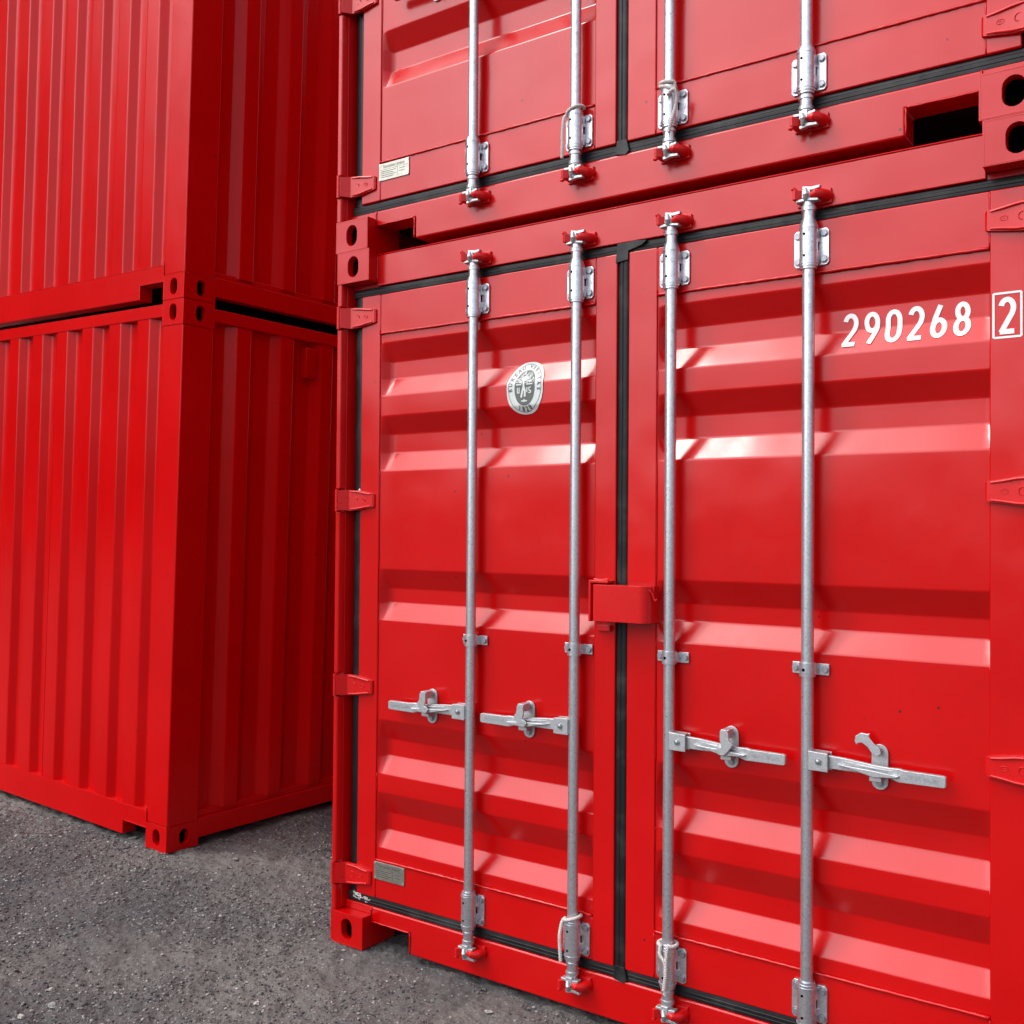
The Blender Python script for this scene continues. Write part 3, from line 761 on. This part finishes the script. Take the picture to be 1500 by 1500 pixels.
tag(l2, 'upper red corrugated container with a closed end, on top of the left stack', 'shipping container')

# ================================================================== ropes
def twisted(path, r=.0040, pitch=.020, strands=3):
    P = [Vector(p) for p in path]; D = []
    # Catmull-Rom resample
    for i in range(len(P)-1):
        a = P[max(i-1, 0)]; b_ = P[i]; c = P[i+1]; d = P[min(i+2, len(P)-1)]; n = max(2, int((c-b_).length/.002))
        for k in range(n):
            t = k/n; D.append(.5*((2*b_)+(-a+c)*t+(2*a-5*b_+4*c-d)*t*t+(-a+3*b_-3*c+d)*t**3))
    D.append(P[-1]); mb = MB(); L = 0; up = None; fr = []
    for i, p in enumerate(D):
        t = (D[min(i+1, len(D)-1)]-D[max(i-1, 0)]).normalized()
        if up is None: up = t.orthogonal().normalized()
        up = (up-t*up.dot(t)).normalized(); fr.append((p, up.copy(), t.cross(up), L))
        if i < len(D)-1: L += (D[i+1]-p).length
    for s in range(strands):
        mb.tube([p+(u*math.cos(2*math.pi*(l/pitch+s/strands))+v*math.sin(2*math.pi*(l/pitch+s/strands)))*r*.8 for p, u, v, l in fr], r*.85, 6)
    return mb
def loop(x, z, r, tilt=0, a0=0, a1=360, n=12):
    return [(x+r*math.cos(R(a0+(a1-a0)*i/n)), RODY+r*math.sin(R(a0+(a1-a0)*i/n)), z+tilt*math.cos(R(a0+(a1-a0)*i/n))) for i in range(n+1)]
def rope(path, label, fr=.0035):
    o = twisted(path, fr).build('rope', M_ROPE); return tag(o, label, 'rope')
z2 = H
x = 1.060
rope(loop(x, .316, .027, .008, 60, -180, 14)+[(x-.030, .004, .300), (x-.033, -.006, .262), (x-.031, -.008, .225), (x-.028, -.008, .178)],
     'white twisted rope hanging beside the second bar from the left on the lower doors')
x = 1.397
rope([(x+.006, -.012, .170), (x+.008, -.013, .215), (x+.009, -.013, .262)]+loop(x, .313, .028, 0, -65, 245, 16)+[(x-.010, -.014, .288), (x+.008, -.016, .266), (x+.011, -.018, .232), (x+.005, -.018, .185)],
     'white doubled rope tied in a V round the third bar on the lower doors', .0036)
x = 1.060-.0085
rope(loop(x, z2+.312, .027, .010, 40, -170, 14)+[(x-.030, -.002, z2+.290), (x-.034, -.006, z2+.245), (x-.034, -.006, z2+.205), (x-.037, -.004, z2+.160)],
     'greyish white rope hanging left of the second bar from the left on the upper doors')
x = 1.397-.0085
rope(loop(x, z2+.316, .027, -.004, 120, 330, 12)+loop(x, z2+.300, .027, -.012, -30, -300, 14)+[(x+.014, -.018, z2+.270), (x+.030, -.014, z2+.283), (x+.036, -.006, z2+.262), (x+.030, -.006, z2+.225), (x+.020, -.010, z2+.190), (x+.012, -.010, z2+.158)],
     'white rope wound round the third bar and dangling to its right on the upper doors')

# ================================================================== ground
def ground_h(X, Y):
    base = np.where(X > 0, 0, np.where(X > -1.29, -.022*X, .0284+.0266*np.clip(-1.29-X, 0, 2.7)))
    return base
def vnoise(X, Y, f, seed):
    r_ = np.random.default_rng(seed); G = r_.random((257, 257)); x = X*f+seed*3.7; y = Y*f+seed*1.9
    xi = np.floor(x).astype(int); yi = np.floor(y).astype(int); fx = x-xi; fy = y-yi
    fx = fx*fx*(3-2*fx); fy = fy*fy*(3-2*fy); a = G[xi % 256, yi % 256]; b_ = G[(xi+1) % 256, yi % 256]; c = G[xi % 256, (yi+1) % 256]; d = G[(xi+1) % 256, (yi+1) % 256]
    return (a*(1-fx)+b_*fx)*(1-fy)+(c*(1-fx)+d*fx)*fy-.5
def relief(X, Y):
    near = np.exp(-np.maximum(0, np.hypot(X+.8, Y-.2)-4)/2)
    mid = np.exp(-np.maximum(0, np.hypot(X+.8, Y-.2)-7)/4)
    h = mid*.016*vnoise(X, Y, 1.7, 1)+mid*.014*vnoise(X, Y, 5.3, 2)+near*(.014*vnoise(X, Y, 14, 3)+.009*vnoise(X, Y, 34, 4)+.0075*vnoise(X, Y, 75, 5)+.0045*vnoise(X, Y, 150, 6))
    return h-.006
def graded(lo, hi, step, far):
    c = list(np.arange(lo, hi+1e-6, step)); s = step; a = hi
    up = []
    while a < far: s *= 1.22; a += s; up.append(a)
    dn = []; s = step; a = lo
    while a > -far: s *= 1.22; a -= s; dn.append(a)
    return np.array(dn[::-1]+c+up)
gx = graded(-3.3, 1.4, .0065, 600); gy = graded(-1.35, 1.7, .0065, 600)
X, Y = np.meshgrid(gx, gy); Z = ground_h(X, Y)+relief(X, Y)
nx, ny = len(gx), len(gy)
co = np.stack([X, Y, Z], -1).reshape(-1, 3).astype(np.float32)
ii = (np.arange(ny-1)[:, None]*nx+np.arange(nx-1)[None]).ravel()
q = np.stack([ii, ii+1, ii+1+nx, ii+nx], 1).astype(np.int32)
def np_mesh(name, co, faces, m, smooth=True):
    me = bpy.data.meshes.new(name); nf, k = faces.shape
    me.vertices.add(len(co)); me.vertices.foreach_set('co', co.ravel()); me.loops.add(nf*k); me.loops.foreach_set('vertex_index', faces.ravel())
    me.polygons.add(nf); me.polygons.foreach_set('loop_start', np.arange(nf, dtype=np.int32)*k); me.polygons.foreach_set('use_smooth', np.full(nf, smooth))
    me.update(calc_edges=True); me.validate(); me.materials.append(m)
    o = bpy.data.objects.new(name, me); C.objects.link(o); return o
m, t, b_ = mat('gravel_ground')
tc = N(t, 'ShaderNodeTexCoord').outputs['Object']
na = N(t, 'ShaderNodeTexNoise', Scale=.9, Detail=5.0, Roughness=.6); nb = N(t, 'ShaderNodeTexNoise', Scale=70.0, Detail=8.0, Roughness=.75); vc = N(t, 'ShaderNodeTexVoronoi', Scale=210.0); vd = N(t, 'ShaderNodeTexVoronoi', Scale=95.0)
for n_ in (na, nb, vc, vd): t.links.new(tc, n_.inputs[0])
c1 = mix(t, ramp(t, na.outputs[0], [(.36, g(0)), (.64, g(1))]), (.052, .049, .054, 1), (.172, .157, .137, 1))
c1 = mix(t, ramp(t, nb.outputs[0], [(.32, g(0)), (.66, g(1))]), mix(t, .55, c1, (.045, .042, .044, 1)), c1)
sp = ramp(t, vc.outputs['Color'], [(.0, g(0)), (.80, g(.0)), (.97, g(.8))]); c1 = mix(t, sp, c1, (.30, .28, .27, 1))
t.links.new(c1, b_.inputs['Base Color']); b_.inputs['Roughness'].default_value = .92
bump(t, b_, [(nb.outputs[0], .8, .006), (vd.outputs['Distance'], .5, .003), (vc.outputs['Distance'], .55, .002)])
M_GR = m
go = np_mesh('ground', co, q, M_GR); tag(go, kind='structure')

# unseen green ring added round the yard to darken the horizon mirrored in the paint
hm = MB(); nseg = 120; vs = []; rows = ((70, 0), (78, .55), (90, .9), (120, 1.0), (170, .6), (260, -.02))
for j, (rad, hh) in enumerate(rows):
    for k in range(nseg):
        a_ = 2*math.pi*k/nseg; dx, dy_ = math.cos(a_), math.sin(a_)
        left = min(1, 1.6*max(0, dx*-.97+dy_*-.25)**24)  # left bank raised to block sky from the left stack's reflections
        top = 9+78*left+3.0*mnoise.noise(Vector((dx*5, dy_*5, 1)))+1.5*mnoise.noise(Vector((dx*17, dy_*17, 3)))
        vs.append((rad*dx, rad*dy_, top*hh-.3+(1.2*mnoise.noise(Vector((dx*30, dy_*30, j))) if 0 < j < 5 else 0)))
hm.add(vs, [(j*nseg+k, j*nseg+(k+1) % nseg, (j+1)*nseg+(k+1) % nseg, (j+1)*nseg+k) for j in range(len(rows)-1) for k in range(nseg)], True)
ho_ = hm.build('horizon_blocker', simple('horizon_blocker_green', (.035, .045, .025), .9, 0, (.4, (.06, .065, .03), .4, .6)), smooth_all=True); tag(ho_, kind='structure')

def stones(n, xr, yr, smin, smax, power, seed, name, m):
    r_ = np.random.default_rng(seed)
    phi = (1+5**.5)/2
    ico = np.array([(-1,phi,0),(1,phi,0),(-1,-phi,0),(1,-phi,0),(0,-1,phi),(0,1,phi),(0,-1,-phi),(0,1,-phi),(phi,0,-1),(phi,0,1),(-phi,0,-1),(-phi,0,1)]); ico /= np.linalg.norm(ico[0])
    F = np.array([(0,11,5),(0,5,1),(0,1,7),(0,7,10),(0,10,11),(1,5,9),(5,11,4),(11,10,2),(10,7,6),(7,1,8),(3,9,4),(3,4,2),(3,2,6),(3,6,8),(3,8,9),(4,9,5),(2,4,11),(6,2,10),(8,6,7),(9,8,1)])
    x = r_.uniform(*xr, n); y = r_.uniform(*yr, n); s = smin+(smax-smin)*r_.random(n)**power
    keep = ~((x > .01) & (y > .05)) & ~((x < -1.28) & (y > .22))
    dens = vnoise(x, y, 2.2, 9)+.5*vnoise(x, y, 7, 10); keep &= (dens+.5 > r_.random(n)*.75); x, y, s = x[keep], y[keep], s[keep]; n = len(x)
    V = ico[None]*r_.uniform(.7, 1.25, (n, 12, 1)); V *= s[:, None, None]*.5*np.stack([r_.uniform(.8, 1.3, n), r_.uniform(.7, 1.1, n), r_.uniform(.45, .8, n)], 1)[:, None]
    a = r_.uniform(0, 6.28, n); c, sn = np.cos(a)[:, None], np.sin(a)[:, None]
    Vx = V[..., 0]*c-V[..., 1]*sn; Vy = V[..., 0]*sn+V[..., 1]*c; V = np.stack([Vx, Vy, V[..., 2]], -1)
    V[..., 0] += x[:, None]; V[..., 1] += y[:, None]; V[..., 2] += (ground_h(x, y)+relief(x, y)+s*.16)[:, None]
    Fa = (F[None]+np.arange(n)[:, None, None]*12).reshape(-1, 3).astype(np.int32)
    return np_mesh(name, V.reshape(-1, 3).astype(np.float32), Fa, m, False)
m, t, b_ = mat('gravel_stone')
tc = N(t, 'ShaderNodeTexCoord').outputs['Object']; gi = N(t, 'ShaderNodeNewGeometry')
c1 = ramp(t, gi.outputs['Random Per Island'], [(0, (.038, .036, .040, 1)), (.4, (.085, .080, .082, 1)), (.75, (.19, .178, .165, 1)), (.93, (.33, .31, .29, 1)), (1, (.50, .48, .45, 1))])
nb = N(t, 'ShaderNodeTexNoise', Scale=300.0, Detail=4.0); t.links.new(tc, nb.inputs[0])
c1 = mix(t, ramp(t, nb.outputs[0], [(.4, g(0)), (.7, g(.5))]), c1, (.06, .055, .055, 1))
t.links.new(c1, b_.inputs['Base Color']); b_.inputs['Roughness'].default_value = .85; M_ST = m
gv = stones(190000, (-3.4, 1.45), (-1.4, 1.75), .0026, .0135, 4.0, 3, 'gravel', M_ST)
tag(gv, 'loose dark gravel scattered over the yard', 'gravel', kind='stuff')

def stone(x, y, s, flat=.6, seed=0, col=(.20, .19, .18)):
    r_ = random.Random(seed); mb = MB(); vs = []; fs = []; seg = 12; h = 7
    for i in range(h+1):
        th = math.pi*i/h
        for k in range(seg):
            ph = 2*math.pi*k/seg; d = Vector((math.sin(th)*math.cos(ph), math.sin(th)*math.sin(ph), math.cos(th)))
            q_ = 1+.55*mnoise.noise(d*1.4+Vector((seed*3.1, 0, 0)))+.2*mnoise.noise(d*4+Vector((0, seed*2.1, 0)))
            vs.append((d.x*s*.62*q_, d.y*s*.45*q_, d.z*s*.5*flat*q_))
    for i in range(h):
        for k in range(seg): fs.append((i*seg+k, (i+1)*seg+k, (i+1)*seg+(k+1) % seg, i*seg+(k+1) % seg))
    mb.add(vs, fs, False); o = mb.build('stone', simple('loose_stone', col, .85, 0, (120, tuple(c*.55 for c in col), .4, .7)))
    X_, Y_ = np.array([x]), np.array([y]); o.location = (x, y, float((ground_h(X_, Y_)+relief(X_, Y_))[0])+s*.18); o.rotation_euler = (0, 0, r_.uniform(0, 6))
    return o
def px(u, v):   # photograph position -> point on the ground, used once to lay the stones where they lie
    d = f_+rr*((u-750)/1519.86)-uu*((v-750)/1519.86); o = cam.matrix_world.translation; t_ = (.0-o.z)/d.z
    return (o+d*t_)[:2]
for k, (u, v, s_, col, lab) in enumerate([
    (50, 1238, .050, (.17, .17, .17), 'grey stone below the long bottom rail of the left container, the largest one there'),
    (77, 1475, .040, (.30, .30, .28), 'pale flat stone near the lower left corner of the gravel'),
    (122, 1473, .032, (.10, .095, .09), 'dark angular stone just right of the pale flat stone'),
    (74, 1454, .028, (.40, .38, .34), 'small cream pebble behind the pale flat stone'),
    (345, 1267, .026, (.34, .32, .32), 'light pebble lying right of the left stack corner'),
    (376, 1466, .030, (.52, .50, .47), 'whitish flake of stone on the gravel at bottom centre'),
    (480, 1248, .030, (.08, .07, .07), 'dark stone beside the bottom corner of the door container'),
    (197, 1240, .034, (.13, .125, .125), 'grey stone in front of the left container notch'),
    (520, 1400, .026, (.22, .20, .18), 'brownish pebble in front of the door container corner'),
    (715, 1482, .030, (.36, .34, .31), 'light pebble on the gravel below the door sill'),
    (30, 1495, .034, (.42, .40, .36), 'cream pebble at the very lower left')]):
    P_ = px(u, v); o = stone(P_[0], P_[1], s_*.72, .42, k+1, col); tag(o, lab, 'stone')
